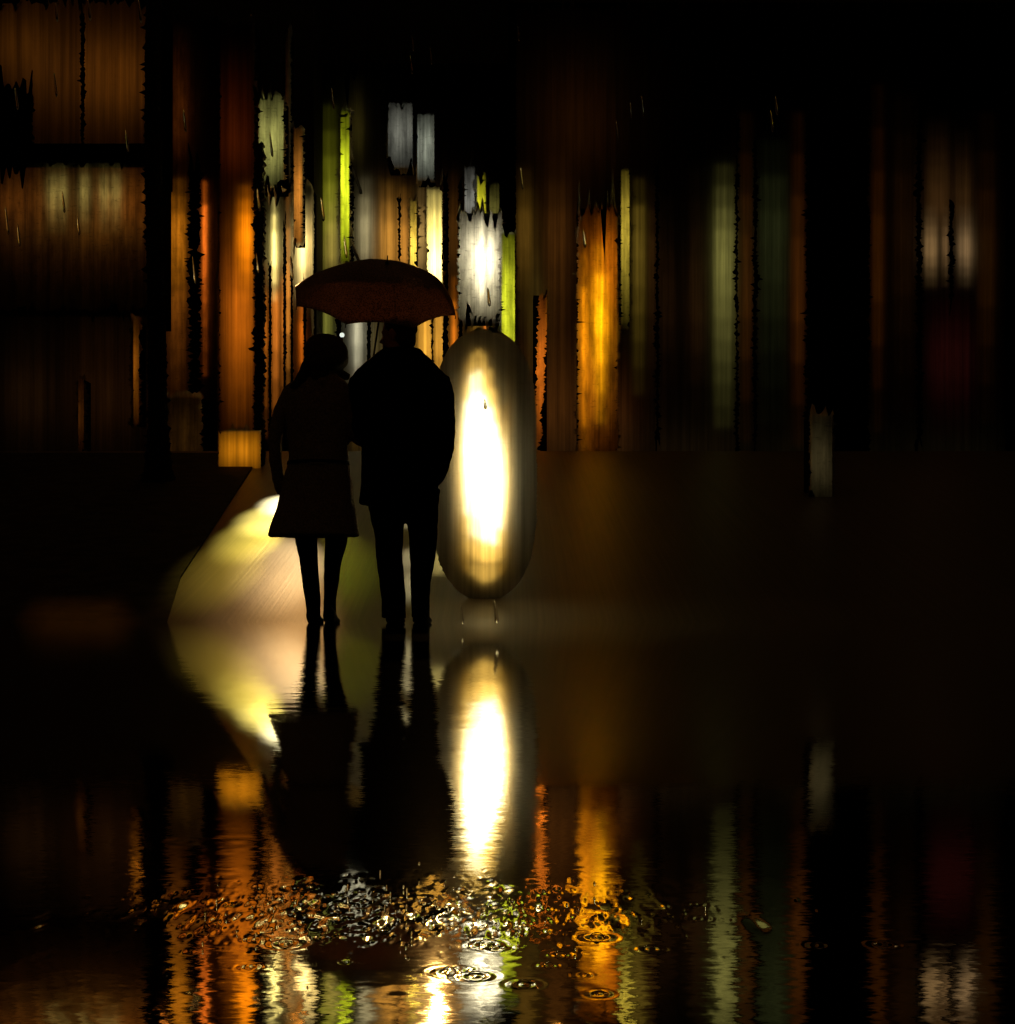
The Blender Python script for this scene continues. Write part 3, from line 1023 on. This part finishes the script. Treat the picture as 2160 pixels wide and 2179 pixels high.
def px_rings(rows, Y=PY0, dy=0.0, k=5):
    """(py, xl, xr, depth radius[, forward shift]) -> loft rings"""
    rows = [r if len(r) == 5 else (*r, 0.0) for r in rows]
    out = []
    for (py, xl, xr, ry, sh) in spline(rows, k):
        a, b = at(xl, py, Y), at(xr, py, Y)
        out.append(((a.x + b.x) / 2, Y + dy + sh, a.z, max(0.004, (b.x - a.x) / 2), ry))
    return out


def limb(bm, pts, k=6, n=16, flat=1.0):
    """(px, py, dY, radius px)"""
    sp_ = spline(pts, k)
    tube(bm, [at(p[0], p[1], PY0 + p[2]) for p in sp_], [p[3] * mpp(PY0) for p in sp_], n=n, flat=flat)


def head(bm, c, face, s=1.0):
    """c: centre of the skull; face: horizontal facing direction"""
    f = Vector((face[0], face[1], 0)).normalized()
    l = Vector((-f.y, f.x, 0))
    rot = Matrix((f, l, (0, 0, 1))).transposed().to_4x4()

    def q(a, b, z):
        return c + f * (a * s) + l * (b * s) + Vector((0, 0, z * s))
    blob(bm, q(-0.008, 0, 0.025), (0.098 * s, 0.077 * s, 0.092 * s), rot)         # cranium
    blob(bm, q(0.028, 0, -0.035), (0.062 * s, 0.062 * s, 0.078 * s), rot)         # face
    blob(bm, q(0.058, 0, -0.092), (0.028 * s, 0.030 * s, 0.022 * s), rot)         # chin
    blob(bm, q(0.080, 0, 0.014), (0.014 * s, 0.048 * s, 0.012 * s), rot)          # brow
    tube(bm, [q(0.082, 0, 0.006), q(0.098, 0, -0.018), q(0.112, 0, -0.034), q(0.088, 0, -0.042)], [0.008 * s, 0.010 * s, 0.014 * s, 0.010 * s], n=10)
    blob(bm, q(0.086, 0, -0.060), (0.010 * s, 0.024 * s, 0.006 * s), rot)         # lips
    blob(bm, q(0.084, 0, -0.070), (0.010 * s, 0.021 * s, 0.006 * s), rot)
    for sd in (-1, 1):
        blob(bm, q(0.070, sd * 0.032, -0.004), (0.013 * s, 0.014 * s, 0.009 * s), rot)   # eye
        blob(bm, q(0.052, sd * 0.045, -0.030), (0.026 * s, 0.020 * s, 0.020 * s), rot)   # cheek
        blob(bm, q(-0.008, sd * 0.080, -0.012), (0.020 * s, 0.009 * s, 0.032 * s), rot)  # ear


def body(name, head_c, face, scale, torso_rows, arms, legs, extra=None, voxel=0.007):
    bm = bmesh.new()
    head(bm, head_c, face, scale)
    limb(bm, [((head_c.x / PY0 * F + CX), HY - (head_c.z - H) / PY0 * F + 20, 0, 20), (torso_rows[0][1] / 2 + torso_rows[0][2] / 2, torso_rows[0][0] + 14, 0, 24)])
    loft(bm, px_rings(torso_rows))
    for a in arms:
        limb(bm, a)
    for l in legs:
        limb(bm, l)
    if extra:
        extra(bm)
    return remeshed(name, bm, voxel, M_SKIN, smooth_it=3)


def shoe(bm, px, py, dY, length=0.27, w=0.048, hgt=0.10, heel=0.0):
    c = at(px, py, PY0)
    x, y0 = c.x, PY0 + dY
    st_ = [(-0.075, 0.034, hgt), (-0.05, 0.04, hgt + 0.01), (0.0, 0.042, hgt), (0.06, 0.046, 0.07), (0.12, 0.05, 0.055), (0.17, 0.046, 0.045), (0.195, 0.03, 0.03)]
    prev = None
    first = None
    for (d, hw, hh) in spline(st_, 3):
        hw *= w / 0.048
        vs = []
        for i in range(16):
            t = 2 * math.pi * i / 16
            zz_ = math.sin(t)
            vs.append(bm.verts.new((x + hw * math.cos(t) * (0.82 if zz_ > 0.5 else 1.0), y0 + d * length / 0.27, -0.012 + hh * (0.5 + 0.5 * zz_))))
        if prev:
            ring_faces(bm, prev, vs)
        else:
            first = vs
        prev = vs
    bm.faces.new(first[::-1])
    bm.faces.new(prev)


# ---- umbrella axis first, because the man's hand closes on it
APEX = at(802, 560, PY0 - 0.05)
TH, TX = math.radians(30), math.radians(7)
UZ = Vector((math.tan(TX), -math.tan(TH), 1)).normalized()          # axis, pointing up out of the canopy
GRIP = APEX - UZ * 0.80
UX = Vector((1, 0, 0))
UX = (UX - UZ * UX.dot(UZ)).normalized()
UY = UZ.cross(UX)


def grip_hand(bm):
    """left hand closed round the shaft: palm, four curled fingers, thumb"""
    pal = GRIP - UX * 0.028 - UY * 0.004
    rot = Matrix((UX, UY, UZ)).transposed().to_4x4()
    blob(bm, pal, (0.017, 0.036, 0.045), rot)
    for k in range(4):
        c = GRIP + UZ * (0.032 - 0.0225 * k)
        r = 0.019
        tt = (0.0085, 0.009, 0.0088, 0.0075)[k]
        end = (3.9, 4.2, 4.1, 3.7)[k]
        pts = [c + UX * (r * math.cos(a)) + UY * (r * math.sin(a)) for a in np.linspace(math.pi * 0.75, math.pi * 0.75 - end, 11)]
        tube(bm, pts, [tt] * 8 + [tt * .95, tt * .85, tt * .5], n=10)
    c = GRIP + UZ * 0.048
    pts = [c - UX * 0.026 - UY * 0.020, c - UX * 0.016 - UY * 0.026 + UZ * 0.010, c + UX * 0.004 - UY * 0.024 + UZ * 0.014, c + UX * 0.017 - UY * 0.014 + UZ * 0.012]
    tube(bm, pts, [0.012, 0.011, 0.0095, 0.006], n=10)


def to_px(p):
    return (p.x / p.y * F + CX, HY - (p.z - H) / p.y * F)


wr = GRIP - UX * 0.06 - UZ * 0.05 - UY * 0.01
wpx = to_px(wr)
# at() uses PY0 + dY as depth, so the limb lands exactly at the wrist
hpx = (wpx[0], wpx[1], wr.y - PY0)

# ---- man
HC = at(846, 712, PY0 + 0.01)
man = body('person', HC, (-1.0, 0.45), 1.02,
           [(768, 806, 896, 0.07), (790, 772, 928, 0.10), (830, 764, 938, 0.12), (900, 776, 926, 0.12), (980, 784, 920, 0.11), (1040, 782, 922, 0.11), (1060, 800, 906, 0.09)],
           [[(772, 812, 0, 20), (776, 925, 0.03, 15), (hpx[0], hpx[1], hpx[2], 10), (*to_px(GRIP - UX * 0.03), GRIP.y - PY0, 10)],
            [(928, 812, 0, 20), (948, 920, -0.01, 16), (934, 1000, 0.06, 11), (918, 1022, 0.09, 12), (910, 1048, 0.10, 11)]],
           [[(826, 1050, 0, 32), (829, 1180, 0.01, 22), (836, 1235, 0.0, 20), (838, 1308, 0, 13)],
            [(898, 1050, 0, 32), (898, 1180, 0.05, 22), (895, 1235, 0.05, 20), (894, 1308, 0.04, 13)]],
           extra=grip_hand)
tag(man, 'man seen from behind in a bulky black jacket holding the umbrella', 'person', 'couple walking away')

bm = bmesh.new()
loft(bm, px_rings([(742, 818, 892, 0.075, -0.01), (752, 803, 903, 0.095), (762, 790, 914, 0.11), (778, 772, 930, 0.13), (800, 752, 948, 0.145), (830, 748, 952, 0.155),
                   (870, 762, 944, 0.165), (930, 768, 938, 0.17), (990, 770, 934, 0.17), (1040, 767, 932, 0.175), (1074, 765, 931, 0.178)]), n=32, p=2.3)
limb(bm, [(768, 806, 0, 25), (765, 850, 0, 27), (774, 928, 0.03, 24), (hpx[0] - 4, hpx[1] + 14, hpx[2] - 0.03, 17)])
limb(bm, [(930, 808, 0, 26), (940, 850, 0, 27), (946, 925, -0.01, 23), (941, 975, 0.03, 20), (930, 1010, 0.07, 17), (920, 1025, 0.09, 15)])
tube(bm, [at(815, 755, PY0 - 0.02), at(850, 766, PY0 - 0.115), at(890, 752, PY0 - 0.02)], [0.022, 0.03, 0.022])     # collar roll
jk = remeshed('jacket', bm, 0.010, M_COAT_M, man, 4, noise=(0.10, 0.018))
bm = bmesh.new()
limb(bm, [(824, 1040, 0, 42), (823, 1075, 0, 40), (827, 1130, 0.0, 32), (829, 1190, 0.01, 28), (836, 1250, 0.0, 27), (838, 1300, 0, 26), (838, 1316, 0, 26)], n=20)
limb(bm, [(896, 1040, 0, 42), (896, 1075, 0, 38), (900, 1130, 0.02, 31), (899, 1190, 0.05, 27), (895, 1240, 0.05, 22), (895, 1300, 0.04, 20), (895, 1314, 0.04, 20)], n=20)
loft(bm, px_rings([(1010, 785, 928, 0.13), (1050, 782, 932, 0.145), (1075, 790, 928, 0.13)]))
remeshed('trousers', bm, 0.009, M_TROUSER, man, 4, noise=(0.09, 0.012))
for (px, dy) in ((838, 0.0), (895, 0.04)):
    bm = bmesh.new()
    shoe(bm, px, 1322, dy, length=0.29, w=0.056, hgt=0.12)
    bmesh.ops.recalc_face_normals(bm, faces=bm.faces)
    mesh_obj('shoe', bm, M_LEATHER, man, smooth=True)
# hair: a cap over the back and top of the skull, clear of the face
bm = bmesh.new()
f = Vector((-1.0, 0.45, 0)).normalized()
l = Vector((-f.y, f.x, 0))
rot = Matrix((f, l, (0, 0, 1))).transposed().to_4x4()
blob(bm, HC + f * -0.02 + Vector((0, 0, 0.038)), (0.104, 0.086, 0.094), rot, 28)
blob(bm, HC + f * -0.055 + Vector((0, 0, -0.03)), (0.058, 0.072, 0.075), rot, 24)
remeshed('hair', bm, 0.008, M_HAIR, man, 3, noise=(0.03, 0.010))
bm = bmesh.new()
blob(bm, HC + f * 0.050 + Vector((0, 0, -0.085)), (0.045, 0.050, 0.036), rot, 20)
remeshed('beard', bm, 0.006, M_HAIR, man, 3, noise=(0.02, 0.006))

# ---- woman
WC = at(694, 758, PY0 - 0.02)
woman = body('person', WC, (0.75, 1.0), 0.94,
             [(806, 650, 708, 0.055), (822, 622, 734, 0.08), (850, 616, 742, 0.10), (905, 624, 736, 0.10), (980, 630, 726, 0.09), (1040, 622, 738, 0.10), (1060, 635, 725, 0.08)],
             [[(622, 834, 0, 14), (588, 922, -0.01, 11), (594, 1010, 0.04, 8), (604, 1040, 0.07, 9), (612, 1062, 0.08, 8)],
              [(736, 834, 0, 14), (760, 925, 0.02, 11), (778, 905, 0.2, 8), (792, 900, 0.27, 8), (800, 902, 0.31, 7)]],
             [[(652, 1060, 0, 20), (656, 1180, 0.01, 13), (662, 1230, 0.0, 11), (667, 1308, 0, 8)],
              [(712, 1060, 0, 20), (710, 1180, 0.035, 13), (704, 1230, 0.04, 10), (701, 1308, 0.03, 8)]])
tag(woman, 'woman seen from behind in a knit hat and long flared dark coat', 'person', 'couple walking away')
bm = bmesh.new()
loft(bm, px_rings([(796, 650, 712, 0.06), (806, 634, 728, 0.08), (818, 614, 742, 0.10), (836, 604, 750, 0.115), (870, 606, 751, 0.135), (910, 611, 747, 0.135), (950, 614, 743, 0.13), (985, 613, 742, 0.128),
                   (1020, 604, 749, 0.14), (1060, 595, 753, 0.155), (1100, 582, 760, 0.175), (1142, 570, 766, 0.19)]), n=32)
limb(bm, [(622, 832, 0, 18), (604, 868, 0, 19), (587, 920, -0.01, 15), (587, 975, 0.01, 14), (592, 1020, 0.04, 13), (602, 1050, 0.07, 12)])
limb(bm, [(736, 830, 0, 18), (752, 870, 0, 20), (764, 930, 0.02, 18), (778, 915, 0.16, 14), (790, 902, 0.25, 12)])
tube(bm, [at(652, 800, PY0 - 0.03), at(684, 812, PY0 - 0.10), at(716, 800, PY0 - 0.03)], [0.02, 0.03, 0.02])     # lowered hood edge
remeshed('coat', bm, 0.009, M_COAT_W, woman, 4, noise=(0.09, 0.014))
bm = bmesh.new()
rr = px_rings([(982, 613, 742, 0.128), (989, 612, 743, 0.129)])
loft(bm, [(cx, cy, cz, rx + 0.004, ry + 0.006) for (cx, cy, cz, rx, ry) in rr], n=32)
mesh_obj('belt', bm, M_LEATHER, woman, smooth=True)
bm = bmesh.new()
c = at(676, 985, PY0 - 0.142)
box(bm, c.x - 0.05, c.x + 0.05, c.y, c.y + 0.008, c.z - 0.004, c.z + 0.004)
mesh_obj('belt_buckle', bm, principled('dull_steel', (0.12, 0.10, 0.08), 0.4, metal=1.0), woman)
for (px, dy) in ((667, 0.0), (701, 0.03)):
    bm = bmesh.new()
    left = px < 690
    if left:
        limb(bm, [(651, 1100, 0, 26), (652, 1150, 0, 24), (657, 1190, 0.01, 20), (660, 1225, 0.0, 19), (665, 1270, 0.0, 17), (667, 1300, 0, 15), (667, 1312, 0, 16)], n=18)
    else:
        limb(bm, [(716, 1100, 0, 27), (715, 1150, 0.02, 24), (709, 1190, 0.04, 19), (706, 1225, 0.04, 17), (703, 1270, 0.03, 14), (702, 1300, 0.03, 14), (702, 1312, 0.03, 15)], n=18)
    remeshed('trouser_leg', bm, 0.008, M_TROUSER, woman, 3, noise=(0.08, 0.006))
    bm = bmesh.new()
    shoe(bm, px, 1322, dy, length=0.25, w=0.044, hgt=0.11)
    bmesh.ops.recalc_face_normals(bm, faces=bm.faces)
    mesh_obj('shoe', bm, M_LEATHER, woman, smooth=True)
bm = bmesh.new()
loft(bm, px_rings([(713, 684, 706, 0.02), (716, 668, 714, 0.05), (724, 658, 727, 0.085), (738, 651, 738, 0.11), (756, 650, 742, 0.12), (772, 651, 741, 0.118), (783, 656, 733, 0.105), (791, 668, 720, 0.08)], dy=-0.02), n=28, p=2.3)
remeshed('knit_hat', bm, 0.007, M_HAT, woman, 4, noise=(0.03, 0.006))
bm = bmesh.new()
limb(bm, [(664, 762, -0.02, 13), (654, 782, -0.04, 14), (644, 802, -0.07, 13), (630, 817, -0.09, 9), (617, 824, -0.10, 4)], n=14)
limb(bm, [(684, 782, -0.05, 20), (678, 796, -0.08, 17), (670, 808, -0.10, 9)], n=14)
remeshed('hair', bm, 0.007, M_HAIR, woman, 3, noise=(0.03, 0.012))
bm = bmesh.new()
limb(bm, [(700, 798, 0.02, 13), (722, 797, 0.04, 12), (744, 803, 0.05, 7)], n=12)
remeshed('scarf', bm, 0.007, M_HAT, woman, 3, noise=(0.03, 0.008))

# ---- umbrella
mC, nt, out = new_mat('mottled_umbrella_cloth')
b = nt.nodes.new('ShaderNodeBsdfPrincipled')
g = nt.nodes.new('ShaderNodeNewGeometry')
v = nt.nodes.new('ShaderNodeTexVoronoi')
v.inputs['Scale'].default_value = 120
v.inputs['Randomness'].default_value = 1
nt.links.new(g.outputs['Position'], v.inputs['Vector'])
r = nt.nodes.new('ShaderNodeValToRGB')
r.color_ramp.elements[0].position = 0.25
r.color_ramp.elements[1].position = 0.6
r.color_ramp.elements[0].color = (0.030, 0.018, 0.012, 1)
r.color_ramp.elements[1].color = (0.15, 0.092, 0.064, 1)
nt.links.new(v.outputs['Distance'], r.inputs[0])
nt.links.new(r.outputs[0], b.inputs['Base Color'])
b.inputs['Roughness'].default_value = 0.42
b.inputs['Specular IOR Level'].default_value = 0.35
tl = nt.nodes.new('ShaderNodeBsdfTranslucent')
sv = nt.nodes.new('ShaderNodeVectorMath')
sv.operation = 'SCALE'
sv.inputs['Scale'].default_value = 4.0
nt.links.new(r.outputs[0], sv.inputs[0])
nt.links.new(sv.outputs[0], tl.inputs[0])
mx = nt.nodes.new('ShaderNodeMixShader')
mx.inputs[0].default_value = 0.35
nt.links.new(b.outputs[0], mx.inputs[1])
nt.links.new(tl.outputs[0], mx.inputs[2])
nt.links.new(mx.outputs[0], out.inputs[0])

ue = empty('umbrella', GRIP, 'dark mottled umbrella tilted over the couple', 'umbrella')
UR, UH = 0.505, 0.225
NR, NS = 8, 14
PH0 = math.radians(31)


def canopy_pt(t, ph):
    """t 0..1 from apex to rim; between ribs the cloth is drawn in and the rim scallops upward"""
    w = (ph - PH0) / (2 * math.pi / NR)
    fr = abs((w % 1.0) - 0.5) * 2            # 1 on a rib, 0 half-way
    sag = 1 - 0.075 * t * (1 - fr ** 2)
    a = t * math.radians(62)
    rad = UR * math.sin(a) / math.sin(math.radians(62)) * sag
    d = UH * (1 - math.cos(a)) / (1 - math.cos(math.radians(62))) * (1 - 0.10 * (t ** 5) * (1 - fr ** 2))
    return APEX - UZ * d + UX * (0.06 * (1 - t * t) + rad * math.cos(ph)) + UY * (rad * math.sin(ph))


bm = bmesh.new()
NP = NR * 12
rings = []
for i in range(1, NS + 1):
    rings.append([bm.verts.new(canopy_pt(i / NS, PH0 + 2 * math.pi * k / NP)) for k in range(NP)])
CROWN = APEX + UX * 0.06
c0 = bm.verts.new(CROWN)
for k in range(NP):
    bm.faces.new((c0, rings[0][k], rings[0][(k + 1) % NP]))
for a_, b_ in zip(rings[:-1], rings[1:]):
    ring_faces(bm, a_, b_)
res = bmesh.ops.extrude_face_region(bm, geom=bm.faces[:])
for q in res['geom']:
    if isinstance(q, bmesh.types.BMVert):
        q.co -= UZ * 0.002
bmesh.ops.recalc_face_normals(bm, faces=bm.faces)
mesh_obj('canopy', bm, mC, ue, smooth=True)
for k in range(NR):
    ph = PH0 + 2 * math.pi * k / NR
    bm = bmesh.new()
    tube(bm, [canopy_pt(t, ph) - UZ * 0.006 for t in np.linspace(0.03, 1.0, 12)] + [canopy_pt(1.0, ph) - UZ * 0.022], [0.0025] * 12 + [0.0035], n=6)
    rb = mesh_obj('rib', bm, M_METAL, ue, smooth=True)
bm = bmesh.new()
tube(bm, [CROWN, GRIP + UZ * 0.06], 0.0065, n=10)
mesh_obj('shaft', bm, M_METAL, ue, smooth=True)
bm = bmesh.new()
tube(bm, [CROWN - UZ * 0.003, CROWN + UZ * 0.012, CROWN + UZ * 0.02, CROWN + UZ * 0.052], [0.012, 0.010, 0.004, 0.003], n=10)
mesh_obj('tip', bm, M_METAL, ue, smooth=True)
bm = bmesh.new()
pts = [GRIP + UZ * 0.065, GRIP, GRIP - UZ * 0.06] + [GRIP - UZ * (0.06 + 0.03 * math.sin(a)) + UY * (0.03 - 0.03 * math.cos(a)) for a in np.linspace(0.4, math.pi, 7)]
tube(bm, pts, 0.010, n=10)
mesh_obj('handle', bm, M_LEATHER, ue, smooth=True)
for k in range(NR):
    ph = PH0 + 2 * math.pi * k / NR
    bm = bmesh.new()
    tube(bm, [APEX - UZ * 0.32, canopy_pt(0.5, ph) - UZ * 0.008], 0.002, n=5)
    mesh_obj('stretcher', bm, M_METAL, ue)

# ------------------------------------------------------------------ world, camera, render
w = bpy.data.worlds.new('World')
sc.world = w
w.use_nodes = True
nt = w.node_tree
bg = nt.nodes['Background']
sk = nt.nodes.new('ShaderNodeTexSky')
sk.sky_type = 'NISHITA'
sk.sun_disc = False
sk.sun_elevation = math.radians(-4)
sk.sun_rotation = math.radians(200)
tint = nt.nodes.new('ShaderNodeMix')          # city glow on low rain cloud turns the night sky brown
tint.data_type = 'RGBA'
tint.inputs[0].default_value = 0.9
tint.inputs[7].default_value = (0.55, 0.30, 0.10, 1)
nt.links.new(sk.outputs[0], tint.inputs[6])
nt.links.new(tint.outputs[2], bg.inputs[0])
bg.inputs[1].default_value = 0.032

cam = bpy.data.cameras.new('camera')
cam.sensor_fit = 'VERTICAL'
cam.sensor_height = 36
cam.lens = 36 * F / 2179
cam.shift_y = (HY - 1089.5) / 2179
cam.clip_start = 0.01
cam.clip_end = 500
co = bpy.data.objects.new('camera', cam)
COL.objects.link(co)
co.location = (0, 0, H)
co.rotation_euler = (math.radians(90), 0, 0)
sc.camera = co

vs = sc.view_settings
vs.view_transform = 'Standard'
vs.look = 'None'
vs.exposure = 0
vs.gamma = 1
cy = sc.cycles
cy.use_denoising = True
cy.use_adaptive_sampling = True
cy.adaptive_threshold = 0.02
cy.max_bounces = 8
cy.diffuse_bounces = 2
cy.glossy_bounces = 4
cy.transmission_bounces = 6
cy.sample_clamp_indirect = 15
cy.caustics_reflective = False
cy.caustics_refractive = False
